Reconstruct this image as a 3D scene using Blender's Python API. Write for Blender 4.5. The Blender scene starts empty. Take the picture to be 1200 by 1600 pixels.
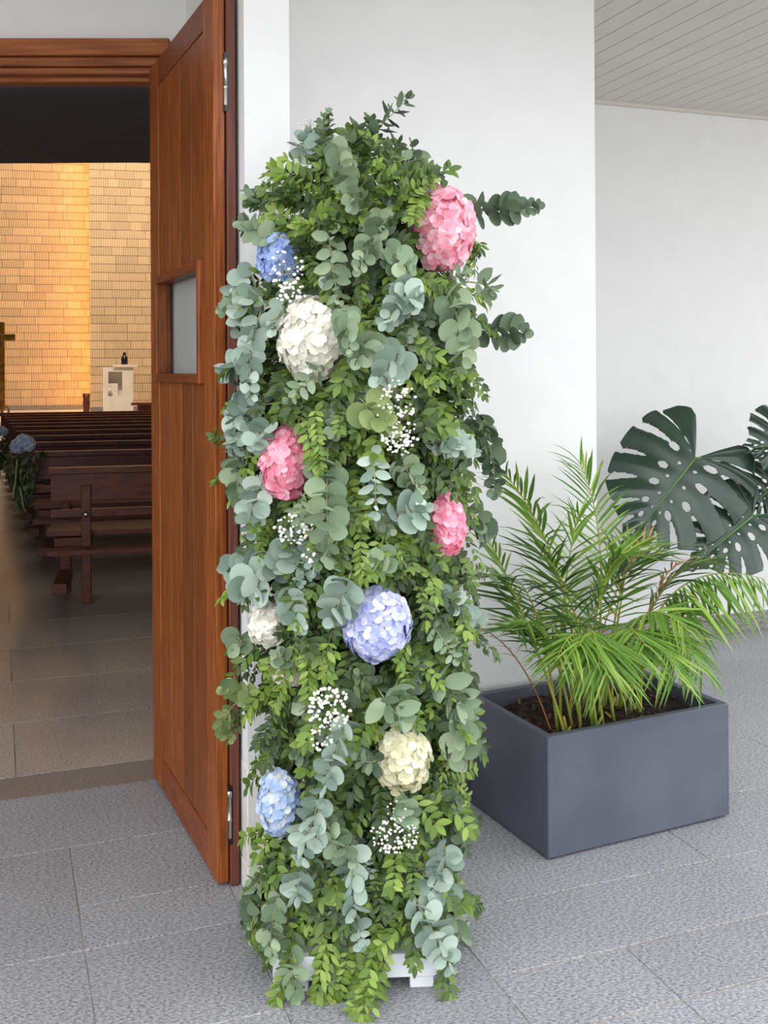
import bpy, bmesh, math, random
from mathutils import Vector, Matrix, Euler
random.seed(7)
scene = bpy.context.scene
COL = scene.collection

# ---------------------------------------------------------------- camera, world, light, exposure
FPX, EYE, ROLL = 1625.0, 1.5, 0.0055
cam_data = bpy.data.cameras.new('camera')
cam = bpy.data.objects.new('camera', cam_data); COL.objects.link(cam)
cam.location = (0, 0, EYE)
cam.rotation_euler = (Matrix.Rotation(math.pi/2, 4, 'X') @ Matrix.Rotation(-ROLL, 4, 'Z')).to_euler()
cam_data.sensor_width = 36; cam_data.lens = 36*FPX/1600; cam_data.shift_y = -225/1600
cam_data.clip_end = 200
scene.camera = cam
world = bpy.data.worlds.new('sky'); scene.world = world; world.use_nodes = True
bg = world.node_tree.nodes['Background']
bg.inputs[0].default_value = (0.93, 0.965, 1.0, 1); bg.inputs[1].default_value = 1.62
vs = scene.view_settings
vs.view_transform = 'Standard'; vs.look = 'None'; vs.gamma = 1; vs.use_curve_mapping = False
vs.exposure = .75
sun_d = bpy.data.lights.new('hazy_sun', 'SUN'); sun_d.energy = 0.35; sun_d.angle = math.radians(60); sun_d.color = (1, .97, .93)
sun = bpy.data.objects.new('hazy_sun', sun_d); COL.objects.link(sun)
sun.rotation_euler = (math.radians(62), 0, math.radians(-28))
try:
    scene.cycles.use_denoising = True
    scene.cycles.max_bounces = 8; scene.cycles.diffuse_bounces = 5
except Exception: pass

# ---------------------------------------------------------------- frames of reference
TH = math.radians(20.3); CT, ST = math.cos(TH), math.sin(TH)
def W(p, q, z=0.0):                       # paving grid (p along the wall, q away from the street) -> world
    return Vector((p*CT - q*ST, p*ST + q*CT, z))
GRID = Matrix.Rotation(TH, 4, 'Z')
def at(x, y, Y):                          # surveyed position at distance Y
    u, v = x-600, y-575
    return Vector(((u-ROLL*v)*Y/FPX, Y, EYE-(v+ROLL*u)*Y/FPX))
def proj(P):
    u0 = P.x*FPX/P.y; v0 = (EYE-P.z)*FPX/P.y
    return 600+u0+ROLL*v0, 575+v0-ROLL*u0

# ---------------------------------------------------------------- materials
def srgb(r, g, b):
    f = lambda c: (c/255/12.92) if c/255 <= .04045 else ((c/255+.055)/1.055)**2.4
    return (f(r), f(g), f(b), 1)
def mat(name, col, rough=.6, col2=None, scale=20, stretch=(1,1,1), bump=0.0, metal=0, spec=.5, detail=4, coat=0, contrast=(.35,.65), bscale=None, objvar=0):
    m = bpy.data.materials.new(name); m.use_nodes = True
    nt = m.node_tree; N, L = nt.nodes, nt.links; b = N['Principled BSDF']
    b.inputs['Roughness'].default_value = rough; b.inputs['Metallic'].default_value = metal
    b.inputs['Specular IOR Level'].default_value = spec; b.inputs['Coat Weight'].default_value = coat
    b.inputs['Base Color'].default_value = col
    if col2 or bump:
        tc = N.new('ShaderNodeTexCoord'); mp = N.new('ShaderNodeMapping'); mp.inputs['Scale'].default_value = stretch
        L.new(tc.outputs['Object'], mp.inputs[0])
        nz = N.new('ShaderNodeTexNoise'); nz.inputs['Scale'].default_value = scale; nz.inputs['Detail'].default_value = detail
        L.new(mp.outputs[0], nz.inputs['Vector'])
        if col2:
            r = N.new('ShaderNodeValToRGB'); r.color_ramp.elements[0].position = contrast[0]; r.color_ramp.elements[1].position = contrast[1]
            r.color_ramp.elements[0].color = col; r.color_ramp.elements[1].color = col2
            L.new(nz.outputs[0], r.inputs[0]); L.new(r.outputs[0], b.inputs['Base Color'])
            if objvar:
                oi = N.new('ShaderNodeObjectInfo'); ad = N.new('ShaderNodeMath'); ad.operation = 'MULTIPLY_ADD'; ad.inputs[1].default_value = objvar; ad.inputs[2].default_value = 1-objvar*.55
                L.new(oi.outputs['Random'], ad.inputs[0])
                mx = N.new('ShaderNodeMix'); mx.data_type = 'RGBA'; mx.blend_type = 'MULTIPLY'; mx.inputs[0].default_value = 1
                L.new(r.outputs[0], mx.inputs[6]); L.new(ad.outputs[0], mx.inputs[7]); L.new(mx.outputs[2], b.inputs['Base Color'])
        if bump:
            bn = nz
            if bscale:
                bn = N.new('ShaderNodeTexNoise'); bn.inputs['Scale'].default_value = bscale; bn.inputs['Detail'].default_value = 3
                L.new(mp.outputs[0], bn.inputs['Vector'])
            bp = N.new('ShaderNodeBump'); bp.inputs['Strength'].default_value = bump; bp.inputs['Distance'].default_value = .01
            L.new(bn.outputs[0], bp.inputs['Height']); L.new(bp.outputs[0], b.inputs['Normal'])
    return m
def leafmat(name, ca, cb, rough=.5, trans=.22, spec=.4, cc=None):
    m = bpy.data.materials.new(name); m.use_nodes = True
    nt = m.node_tree; N, L = nt.nodes, nt.links; b = N['Principled BSDF']; out = N['Material Output']
    g = N.new('ShaderNodeNewGeometry'); oi = N.new('ShaderNodeObjectInfo')
    a = N.new('ShaderNodeMath'); a.operation = 'ADD'; f = N.new('ShaderNodeMath'); f.operation = 'FRACT'
    L.new(g.outputs['Random Per Island'], a.inputs[0]); L.new(oi.outputs['Random'], a.inputs[1]); L.new(a.outputs[0], f.inputs[0])
    r = N.new('ShaderNodeValToRGB'); r.color_ramp.elements[0].color = ca; r.color_ramp.elements[1].color = cb
    if cc:
        e = r.color_ramp.elements.new(.5); e.color = cc
    L.new(f.outputs[0], r.inputs[0]); L.new(r.outputs[0], b.inputs['Base Color'])
    b.inputs['Roughness'].default_value = rough; b.inputs['Specular IOR Level'].default_value = spec
    t = N.new('ShaderNodeBsdfTranslucent'); L.new(r.outputs[0], t.inputs[0])
    mx = N.new('ShaderNodeMixShader'); mx.inputs[0].default_value = trans
    L.new(b.outputs[0], mx.inputs[1]); L.new(t.outputs[0], mx.inputs[2]); L.new(mx.outputs[0], out.inputs[0])
    return m
def granite(name, dark, mid, light, rough, spec=.5, tint=None):
    m = bpy.data.materials.new(name); m.use_nodes = True
    nt = m.node_tree; N, L = nt.nodes, nt.links; b = N['Principled BSDF']
    g = N.new('ShaderNodeNewGeometry'); oi = N.new('ShaderNodeObjectInfo')
    mp = N.new('ShaderNodeMapping'); mp.inputs['Rotation'].default_value = (0, 0, -TH-.5); mp.inputs['Scale'].default_value = (1, 1.9, 1)
    L.new(g.outputs['Position'], mp.inputs[0])
    n1 = N.new('ShaderNodeTexNoise'); n1.inputs['Scale'].default_value = 95; n1.inputs['Detail'].default_value = 5; n1.inputs['Roughness'].default_value = .75
    L.new(mp.outputs[0], n1.inputs['Vector'])
    r = N.new('ShaderNodeValToRGB'); cr = r.color_ramp
    cr.elements[0].position = .36; cr.elements[0].color = dark; cr.elements[1].position = .68; cr.elements[1].color = light
    e = cr.elements.new(.5); e.color = mid
    L.new(n1.outputs[0], r.inputs[0])
    n2 = N.new('ShaderNodeTexNoise'); n2.inputs['Scale'].default_value = 1.7; n2.inputs['Detail'].default_value = 5
    L.new(g.outputs['Position'], n2.inputs['Vector'])
    ad = N.new('ShaderNodeMath'); ad.operation = 'MULTIPLY_ADD'; ad.inputs[1].default_value = .16; ad.inputs[2].default_value = .68
    L.new(oi.outputs['Random'], ad.inputs[0])
    ad2 = N.new('ShaderNodeMath'); ad2.operation = 'MULTIPLY_ADD'; ad2.inputs[1].default_value = .5
    L.new(n2.outputs[0], ad2.inputs[0]); L.new(ad.outputs[0], ad2.inputs[2])
    mx = N.new('ShaderNodeMix'); mx.data_type = 'RGBA'; mx.blend_type = 'MULTIPLY'; mx.inputs[0].default_value = 1
    L.new(r.outputs[0], mx.inputs[6]); L.new(ad2.outputs[0], mx.inputs[7]); L.new(mx.outputs[2], b.inputs['Base Color'])
    b.inputs['Roughness'].default_value = rough; b.inputs['Specular IOR Level'].default_value = spec
    return m
def emis(name, col, s):
    m = bpy.data.materials.new(name); m.use_nodes = True; b = m.node_tree.nodes['Principled BSDF']
    b.inputs['Base Color'].default_value = (0,0,0,1); b.inputs['Emission Color'].default_value = col; b.inputs['Emission Strength'].default_value = s
    return m
def glass(name):
    m = bpy.data.materials.new(name); m.use_nodes = True; nt = m.node_tree; N, L = nt.nodes, nt.links
    tr = N.new('ShaderNodeBsdfTransparent'); tr.inputs[0].default_value = (.93, .95, .95, 1)
    gl = N.new('ShaderNodeBsdfGlossy'); gl.inputs['Roughness'].default_value = .02
    mx = N.new('ShaderNodeMixShader'); mx.inputs[0].default_value = .09; L.new(tr.outputs[0], mx.inputs[1]); L.new(gl.outputs[0], mx.inputs[2])
    L.new(mx.outputs[0], N['Material Output'].inputs[0]); return m
def ribbed(name, c1, c2):                 # brick slip with fine upright ribs
    m = bpy.data.materials.new(name); m.use_nodes = True; nt = m.node_tree; N, L = nt.nodes, nt.links; b = N['Principled BSDF']
    tc = N.new('ShaderNodeTexCoord'); wv = N.new('ShaderNodeTexWave'); wv.bands_direction = 'X'; wv.inputs['Scale'].default_value = 7.0
    wv.inputs['Distortion'].default_value = .3
    L.new(tc.outputs['Object'], wv.inputs['Vector'])
    r = N.new('ShaderNodeValToRGB'); r.color_ramp.elements[0].position = .0; r.color_ramp.elements[1].position = .3
    r.color_ramp.elements[0].color = c1; r.color_ramp.elements[1].color = c2
    L.new(wv.outputs[0], r.inputs[0])
    oi = N.new('ShaderNodeObjectInfo'); ad = N.new('ShaderNodeMath'); ad.operation = 'MULTIPLY_ADD'; ad.inputs[1].default_value = .22; ad.inputs[2].default_value = .85
    L.new(oi.outputs['Random'], ad.inputs[0])
    mx = N.new('ShaderNodeMix'); mx.data_type = 'RGBA'; mx.blend_type = 'MULTIPLY'; mx.inputs[0].default_value = 1
    L.new(r.outputs[0], mx.inputs[6]); L.new(ad.outputs[0], mx.inputs[7]); L.new(mx.outputs[2], b.inputs['Base Color'])
    bp = N.new('ShaderNodeBump'); bp.inputs['Strength'].default_value = .5; bp.inputs['Distance'].default_value = .01
    L.new(wv.outputs[0], bp.inputs['Height']); L.new(bp.outputs[0], b.inputs['Normal'])
    b.inputs['Roughness'].default_value = .8
    return m

M = {}
M['plaster'] = mat('plaster', srgb(225,225,224), .85, srgb(222,222,221), 9, bump=.02, bscale=60)
M['plaster_in'] = mat('plaster_in', srgb(150,140,130), .9, srgb(140,130,120), 5)
M['marble'] = mat('marble', srgb(226,222,218), .5, srgb(205,199,193), 6, contrast=(.4,.75))
M['charcoal'] = mat('charcoal', srgb(150,150,160), .8, srgb(142,142,152), 3)
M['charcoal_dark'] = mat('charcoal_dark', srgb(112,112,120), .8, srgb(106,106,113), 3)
M['ceil'] = mat('ceil_metal', srgb(206,201,194), .55, srgb(200,195,187), 2)
M['ceil_gap'] = mat('ceil_gap', srgb(90,80,72), .8)
M['ceil_edge'] = mat('ceil_edge', srgb(205,200,192), .5)
M['wood'] = mat('wood', srgb(92,42,12), .42, srgb(152,84,36), 13, (9, 9, .45), .05, spec=.3, detail=8, contrast=(.28,.72), objvar=.45)
M['wood_rail'] = mat('wood_rail', srgb(92,42,16), .42, srgb(138,72,34), 13, (1, 1, 9), .05, spec=.3, detail=8, contrast=(.28,.72), objvar=.3)
M['wood_head'] = mat('wood_head', srgb(116,60,26), .45, srgb(160,96,52), 9, (.5, 6, 8), .05, spec=.3, detail=7, contrast=(.28,.72), objvar=.2)
M['wood_dark'] = mat('wood_dark', srgb(88,42,28), .5, srgb(110,58,40), 10, (9, 9, .5))
M['pew'] = mat('pew_wood', srgb(70,27,14), .42, srgb(102,46,25), 6, (.6, 6, 6), detail=5, spec=.3)
M['steel'] = mat('steel', srgb(190,188,184), .3, metal=1)
M['brass'] = mat('aged_brass', srgb(150,112,48), .35, srgb(104,74,30), 12, metal=.9)
M['black'] = mat('black_glass', srgb(18,19,26), .3)
M['white_paint'] = mat('white_paint', srgb(228,230,235), .4)
M['white_stone'] = mat('white_stone', srgb(232,226,216), .6, srgb(222,214,204), 4)
M['granite'] = granite('granite', srgb(84,84,88), srgb(148,148,152), srgb(188,188,192), .55, .35)
M['granite_strip'] = granite('granite_strip', srgb(80,72,66), srgb(128,118,110), srgb(150,142,134), .45, .4)
M['granite_base'] = granite('granite_base', srgb(78,74,74), srgb(130,126,124), srgb(172,168,166), .5)
M['granite_pol'] = granite('granite_pol', srgb(88,84,82), srgb(150,145,141), srgb(180,175,171), .24, .35)
M['grout'] = mat('grout', srgb(180,170,158), .9, srgb(120,108,94), 3)
M['planter'] = mat('slate_composite', srgb(74,79,91), .5, srgb(86,90,102), 4, bump=.03, bscale=40, detail=6)
M['planter_foot'] = mat('planter_foot', srgb(30,30,32), .8)
M['soil'] = mat('soil', srgb(30,20,16), .95, srgb(62,44,36), 60, bump=1.0, bscale=90, contrast=(.4,.7))
M['chip'] = leafmat('bark_chip', srgb(40,27,20), srgb(96,72,54), .8, 0)
M['ribbed'] = ribbed('ribbed_brick', srgb(188,158,122), srgb(222,194,156))
M['joint'] = mat('brick_joint', srgb(150,118,86), .9)
M['led'] = emis('led_strip', (1, .45, .09, 1), 17)
M['vase'] = mat('vase', srgb(70,36,22), .4, srgb(100,54,30), 30)
M['glass'] = glass('pane_glass')
M['frosted'] = mat('frosted_glass', srgb(214,216,216), .35, srgb(206,208,208), 3)
M['euc_blue'] = leafmat('eucalyptus_blue', srgb(122,142,128), srgb(188,202,188), .6, .10, .3, srgb(155,174,160))
M['euc_sage'] = leafmat('eucalyptus_sage', srgb(104,124,94), srgb(168,184,150), .6, .12, .3, srgb(134,154,124))
M['euc_dark'] = leafmat('eucalyptus_dark', srgb(80,98,78), srgb(118,136,106), .6, .12, .3)
M['euc_green'] = leafmat('eucalyptus_green', srgb(108,126,74), srgb(156,172,112), .55, .15, .3)
M['green_a'] = leafmat('leaf_fresh', srgb(88,114,40), srgb(150,172,82), .4, .24, .4, srgb(114,142,54))
M['green_b'] = leafmat('leaf_mid', srgb(60,84,34), srgb(112,138,58), .4, .2, .4, srgb(82,108,44))
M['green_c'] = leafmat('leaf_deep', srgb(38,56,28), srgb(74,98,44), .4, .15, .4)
M['stem'] = mat('stem', srgb(150,160,110), .7, srgb(120,120,80), 30)
M['stem_green'] = mat('stem_green', srgb(84,92,48), .7)
M['stem_pale'] = mat('stem_pale', srgb(168,168,126), .7)
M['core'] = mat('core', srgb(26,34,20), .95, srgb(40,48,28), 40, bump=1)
M['gyp'] = mat('gyp_white', srgb(250,249,242), .7)
M['pet_pink'] = leafmat('petal_pink', srgb(240,150,174), srgb(255,220,224), .55, .25, .25, srgb(250,186,202))
M['pet_pink2'] = leafmat('petal_rose', srgb(240,136,164), srgb(254,204,214), .55, .25, .25, srgb(248,170,190))
M['pet_white'] = leafmat('petal_white', srgb(226,222,204), srgb(252,250,242), .55, .25, .25, srgb(242,239,228))
M['pet_cream'] = leafmat('petal_cream', srgb(226,222,180), srgb(250,248,226), .55, .25, .25, srgb(240,237,208))
M['pet_lilac'] = leafmat('petal_lilac', srgb(164,174,230), srgb(242,240,248), .55, .22, .25, srgb(206,210,244))
M['pet_pale'] = leafmat('petal_paleblue', srgb(160,188,232), srgb(234,236,224), .55, .25, .25, srgb(192,210,240))
M['pet_blue'] = leafmat('petal_blue', srgb(140,166,224), srgb(190,206,240), .55, .25, .25)
M['palm'] = leafmat('palm_leaf', srgb(78,118,34), srgb(152,182,76), .4, .25, .45, srgb(108,150,50))
M['palm_dark'] = leafmat('palm_leaf_deep', srgb(54,84,34), srgb(94,128,52), .4, .2, .45)
M['palm_dry'] = leafmat('palm_leaf_dry', srgb(150,96,58), srgb(206,160,112), .7, .2, .2)
M['palm_stem'] = mat('palm_stem', srgb(132,160,62), .5, srgb(172,150,60), 14)
M['monstera'] = mat('monstera_leaf', srgb(28,52,38), .3, srgb(38,64,46), 6, spec=.6)
M['monstera_rib'] = mat('monstera_rib', srgb(88,130,66), .45)
M['terracotta'] = mat('pot_grey', srgb(96,98,104), .6, srgb(86,88,94), 5)

# ---------------------------------------------------------------- mesh building
class MB:
    def __init__(self): self.v = []; self.f = []
    def box(self, x0, x1, y0, y1, z0, z1, mx=None):
        n = len(self.v)
        c = [Vector((x, y, z)) for z in (z0, z1) for y in (y0, y1) for x in (x0, x1)]
        if mx: c = [mx @ p for p in c]
        self.v += c
        self.f += [tuple(n+i for i in q) for q in ((0,2,3,1),(4,5,7,6),(0,1,5,4),(2,6,7,3),(0,4,6,2),(1,3,7,5))]
        return self
    def tube(self, pts, rad, n=6, cap=True):
        pts = [Vector(p) for p in pts]; k = len(pts); base = len(self.v)
        rads = rad if isinstance(rad, (list, tuple)) else [rad]*k
        for i, p in enumerate(pts):
            d = (pts[min(i+1,k-1)]-pts[max(i-1,0)]).normalized()
            a = d.orthogonal() if i == 0 else (prev - d*prev.dot(d))
            a.normalize(); prev = a; b = d.cross(a)
            for j in range(n):
                t = 2*math.pi*j/n; self.v.append(p+(a*math.cos(t)+b*math.sin(t))*rads[i])
        for i in range(k-1):
            for j in range(n):
                self.f.append((base+i*n+j, base+i*n+(j+1)%n, base+(i+1)*n+(j+1)%n, base+(i+1)*n+j))
        if cap:
            self.f.append(tuple(base+j for j in reversed(range(n)))); self.f.append(tuple(base+(k-1)*n+j for j in range(n)))
        return self
    def lathe(self, prof, n=20, mx=None):
        base = len(self.v)
        for (r, z) in prof:
            for j in range(n):
                t = 2*math.pi*j/n; p = Vector((r*math.cos(t), r*math.sin(t), z)); self.v.append(mx @ p if mx else p)
        for i in range(len(prof)-1):
            for j in range(n):
                self.f.append((base+i*n+j, base+i*n+(j+1)%n, base+(i+1)*n+(j+1)%n, base+(i+1)*n+j))
        self.f.append(tuple(base+j for j in reversed(range(n)))); self.f.append(tuple(base+(len(prof)-1)*n+j for j in range(n)))
        return self
    def add(self, tpl, mx):
        n = len(self.v); self.v += [mx @ p for p in tpl[0]]; self.f += [tuple(n+i for i in q) for q in tpl[1]]
        return self
    def mesh(self, name, material, smooth=False, bevel=0):
        me = bpy.data.meshes.new(name); me.from_pydata([tuple(p) for p in self.v], [], self.f); me.update()
        if bevel:
            bm = bmesh.new(); bm.from_mesh(me)
            bmesh.ops.bevel(bm, geom=list(bm.edges), offset=bevel, segments=1 if bevel < .004 else 2, affect='EDGES', profile=.5)
            bmesh.ops.recalc_face_normals(bm, faces=bm.faces); bm.to_mesh(me); bm.free()
        if smooth:
            for p in me.polygons: p.use_smooth = True
        me.materials.append(M[material] if isinstance(material, str) else material)
        return me
    def build(self, name, material, parent=None, smooth=False, bevel=0):
        return link(name, self.mesh(name, material, smooth, bevel), parent)
ROOTM = {}
def link(name, me, parent=None, mx=None):
    o = bpy.data.objects.new(name, me); COL.objects.link(o)
    wm = mx if mx is not None else Matrix.Identity(4)
    ROOTM[o.name] = wm
    if parent:
        o.parent = parent; o.matrix_parent_inverse = ROOTM[parent.name].inverted()
    o.matrix_basis = wm
    return o
def thing(name, label, cat, loc, group=None):
    o = link(name, None, None, Matrix.Translation(Vector(loc))); return tag(o, label, cat, group)
def tag(o, label, cat, group=None):
    o['label'] = label; o['category'] = cat
    if group: o['group'] = group
    return o
def struct(o, label=None):
    o['kind'] = 'structure'
    if label: o['label'] = label
    return o
def stuff(o): o['kind'] = 'stuff'; return o
def gbox(p0, p1, q0, q1, z0, z1, mb=None):
    return (mb or MB()).box(p0, p1, q0, q1, z0, z1, GRID)

# ================================================================ SETTING
# floor bed and slabs
floor = struct(MB().box(-14, 14, -9, 30, -.30, -.003).build('floor', 'grout'), 'grey granite slab paving with pale joints')
def slab(p0, p1, q0, q1, m='granite', name='slab'):
    g = .0014; h = .0026
    gbox(p0+g, p1-g, q0+h, q1-h, -.04, 0).build(name, m, floor, bevel=.0015)
def row(q0, q1, joints, m='granite'):
    for a, b in zip(joints[:-1], joints[1:]): slab(a, b, q0, q1, m)
P0, P1 = -4.4, 5.2
row(3.86, 4.07, [P0, -1.2, 1.0], 'granite_strip')
row(3.41, 3.86, [P0, -2.6, -.73, .95])
lj = [P0, -3.5, -2.6, -1.66, -.73, .2]
for a, b in ((2.79, 3.41), (2.37, 2.79), (1.95, 2.37), (1.5, 1.95), (.9, 1.5), (.3, .9), (-.4, .3), (-1.2, -.4)): row(a, b, lj)
for a, b in ((3.02, 3.41), (2.79, 3.02), (2.37, 2.79), (1.95, 2.37), (1.5, 1.95), (.9, 1.5), (.3, .9), (-.4, .3), (-1.2, -.4)): row(a, b, [.2, .62])
row(3.007, 3.41, [.62, 1.9, 2.83, 3.76, P1])
row(2.62, 3.007, [.62, 2.02, 3.3, 4.2, P1])
row(2.07, 2.62, [.62, 1.13]); row(2.31, 2.62, [1.13, 2.42, 3.35, 4.3, P1]); row(2.07, 2.31, [1.13, 1.51, 2.44, 3.4, P1])
row(1.6, 2.07, [.62, 1.13, 1.51, 2.44, 3.4, P1])
for a, b in ((1.1, 1.6), (.5, 1.1), (-.1, .5), (-.7, -.1), (-1.2, -.7)): row(a, b, [.62, 1.51, 2.44, 3.4, P1])
for i, (a, b) in enumerate(((3.41, 3.87), (3.87, 4.34), (4.34, 4.82))): row(a, b, [2.05, 2.5+.4*(i % 2), 3.4+.4*(i % 2), 4.3, P1])
for i in range(5):
    a = 4.07+.62*i
    row(a, a+.62, [-4.2, -3.0-.45*(i % 2), -2.0-.45*(i % 2), -1.0-.45*(i % 2), .05-.45*(i % 2), 1.0, 2.0], 'granite_pol')
stone = gbox(-4.2, 6.0, 7.17, 26, -.04, -.001).build('slab', 'granite_pol', floor)

# entrance wall (above and beside the opening), pier, wall behind the flowers, far right wall
EW = Matrix.Translation(Vector((-.862, 3.86, 0))) @ Matrix.Rotation(math.radians(1.0), 4, 'Z')   # x runs right along the wall
mb = MB().box(-2.2, .60, 0, .28, 2.715, 8, EW)
struct(MB().box(-5.5, -2.2, 0, .28, 0, 8, EW).build('wall_front_side', 'plaster'))
struct(mb.build('wall_front', 'plaster'), 'white plaster wall above the church doorway')
mb = gbox(.657, .79, 2.91, 4.3, .085, 8)
pier = struct(mb.build('wall_pier', 'plaster'), 'narrow white pier beside the wooden door')
for z0, z1 in ((0, .083),):
    gbox(.653, .793, 2.905, 3.4, z0, z1).build('marble_block', 'marble', pier, bevel=.003)
gbox(.655, .792, 2.908, 3.4, .086, .36).build('marble_block', 'marble', pier, bevel=.002)
mb = gbox(.79, 2.07, 3.335, 3.9, 0, 8)
struct(gbox(1.75, 2.07, 3.9, 4.81, 0, 8).build('wall_return', 'plaster'))
struct(mb.build('wall_middle', 'plaster'), 'broad white plaster wall behind the flowers')
struct(gbox(.79, 2.08, 3.322, 3.335, 0, .112).build('baseboard_middle', 'granite_base', bevel=.002), 'grey granite skirting behind the planter')
struct(gbox(2.0, 6.2, 4.815, 5.1, 0, 8).build('wall_right', 'plaster'), 'white plaster wall behind the monstera')
struct(gbox(2.071, 6.2, 4.80, 4.815, 0, .108).build('baseboard_right', 'granite_base', bevel=.002), 'grey granite skirting below the far white wall')
# porch ceiling of metal strips
CZ = 2.92
ceil = struct(gbox(-4.6, 5.6, 1.9, 4.83, CZ+.012, CZ+.16).build('ceiling', 'ceil_gap'), 'porch ceiling of pale metal strips')
strip = MB().box(0, .1, 0, 2.9, 0, .012).mesh('ceiling_strip', 'ceil', bevel=.0015)
k = 0; p = -4.55
while p < 5.5:
    q1 = 4.815 if p > 2.0 else 3.32
    o = link('ceiling_strip', strip, ceil, GRID @ Matrix.Translation(Vector((p, 1.91, CZ)))); p += .1045
struct(gbox(2.07, 5.6, 4.79, 4.815, CZ-.018, CZ).build('trim_1', 'ceil_edge'), 'pale metal edge strip between ceiling and wall')
# church shell
mb = gbox(-4.8, -4.4, 4.1, 27, 0, 8.2); struct(mb.build('wall_left', 'plaster_in'))
struct(gbox(6.0, 6.2, 5.0, 27, 0, 8.2).build('wall_nave', 'plaster_in'))
struct(gbox(-4.8, 6.2, 3.6, 27, 8.0, 8.3).build('ceiling_nave', 'charcoal'))
struct(gbox(-4.8, 6.2, 26.6, 27, 0, 8.2).build('wall_back', 'plaster_in'))
struct(MB().box(-5.2, .5, 4.2, 5.6, 3.02, 3.5).build('ceiling_loft', 'charcoal'), 'dark soffit inside the doorway')
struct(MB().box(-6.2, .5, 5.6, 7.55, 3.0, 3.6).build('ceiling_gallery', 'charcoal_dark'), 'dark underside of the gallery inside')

# door frame head
head = thing('door_head', 'reddish brown moulded wooden door head above the opening', 'door frame', EW @ Vector((0, 0, 2.58)))
for (z0, z1, y0, nm) in ((2.652, 2.714, -.05, 'board'), (2.618, 2.65, -.03, 'moulding'), (2.592, 2.616, -.015, 'moulding'), (2.576, 2.594, .03, 'stop')):
    MB().box(-2.198, .08, y0, .10, z0, z1, EW).build(nm, 'wood_head', head, bevel=.003)
# left jamb out of view keeps the head on something
MB().box(-2.198, -2.1, -.04, .26, 0, 2.575, EW).build('jamb', 'wood', head, bevel=.003)
MB().box(.01, .055, .03, .10, 0, 2.575, EW).build('jamb', 'wood_dark', head, bevel=.003)

# folded door: leaf one (seen face), leaf two folded behind
A = W(.523, 3.88); B = W(.583, 2.985); LEN = (B-A).length
dx = (B-A).normalized(); dn = Vector((dx.y, -dx.x, 0))           # dn: away from the seen face?
if dn.x > 0: dn = -dn                                             # seen face looks left
LF = Matrix((( dx.x, -dn.x, 0, A.x), (dx.y, -dn.y, 0, A.y), (0, 0, 1, 0), (0, 0, 0, 1)))  # x along leaf, y into thickness
door = struct(thing('door_1', 'reddish brown planked wooden door leaf with small window', 'door', A))
TKN = .034; DB, DT = .012, 2.603
t = [0, .157, .33, .515, .685, .87, 1]; t = [v*LEN for v in t]
WZ0, WZ1 = 1.455, 1.828
def part(x0, x1, y0, y1, z0, z1, nm, m, par=None, bv=.0022):
    return MB().box(x0, x1, y0, y1, z0, z1, LF).build(nm, m, par or door, bevel=bv)
part(t[0], t[1], 0, TKN, DB, DT, 'stile', 'wood'); part(t[5], t[6], 0, TKN, DB, DT, 'stile', 'wood')
part(t[1], t[5], .0008, TKN-.001, DT-.092, DT, 'rail', 'wood_rail'); part(t[1], t[5], .0008, TKN-.001, DB, DB+.108, 'rail', 'wood_rail')
for i in range(1, 5):
    part(t[i]+.0012, t[i+1]-.0012, .004, TKN-.004, DB+.108, WZ0+.02, 'plank', 'wood')
    part(t[i]+.0012, t[i+1]-.0012, .004, TKN-.004, WZ1-.02, DT-.092, 'plank', 'wood')
part(t[1], t[5], .012, TKN-.012, DB+.1, WZ0+.015, 'backing', 'wood_dark', bv=0); part(t[1], t[5], .012, TKN-.012, WZ1-.015, DT-.09, 'backing', 'wood_dark', bv=0)
wf = part(t[1], t[1]+.03, -.018, TKN, WZ0, WZ1, 'window_frame', 'wood', bv=.004)
part(t[5]-.03, t[5], -.018, TKN, WZ0, WZ1, 'window_frame', 'wood', bv=.004)
part(t[1]+.03, t[5]-.03, -.018, TKN, WZ1-.03, WZ1, 'window_frame', 'wood_rail', bv=.004)
part(t[1]+.03, t[5]-.03, -.018, TKN, WZ0, WZ0+.03, 'window_frame', 'wood_rail', bv=.004)
part(t[1]+.028, t[5]-.028, .016, .020, WZ0+.028, WZ1-.028, 'pane', 'glass', bv=0)
# second leaf
leaf2 = struct(thing('door_2', 'second door leaf folded flat behind the planked leaf', 'door', A+dx*.3))
y0, y1 = TKN+.003, TKN+.029; E2 = LEN+.012
def part2(x0, x1, z0, z1, nm, m, ya=y0, yb=y1, bv=.002): return MB().box(x0, x1, ya, yb, z0, z1, LF).build(nm, m, leaf2, bevel=bv)
part2(.02, t[1], 0.004, DT, 'stile', 'wood_dark'); part2(t[5], E2, 0.004, DT, 'stile', 'wood_dark')
part2(t[1], t[5], .004, WZ0+.02, 'panel', 'wood_dark'); part2(t[1], t[5], WZ1-.02, DT, 'panel', 'wood_dark')
part2(t[1]+.002, t[5]-.002, WZ0+.021, WZ1-.021, 'pane', 'frosted', y0+.011, y0+.015, 0)
for zc in (2.33, .21):
    hg = MB()
    c = LF @ Vector((LEN+.008, TKN+.001, 0))
    hg.lathe([(.004, zc-.07), (.006, zc-.066), (.006, zc-.02), (.0075, zc-.018), (.0075, zc-.012), (.006, zc-.01), (.006, zc+.05), (.008, zc+.052), (.0075, zc+.066), (.003, zc+.072)], 10, Matrix.Translation(c))
    ho_ = hg.build('hinge', 'steel', door, smooth=True)
    MB().box(LEN-.004, LEN+.0125, TKN-.0035, TKN+.0095, zc-.085, zc+.085, LF).build('recess', 'black', ho_)

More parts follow.
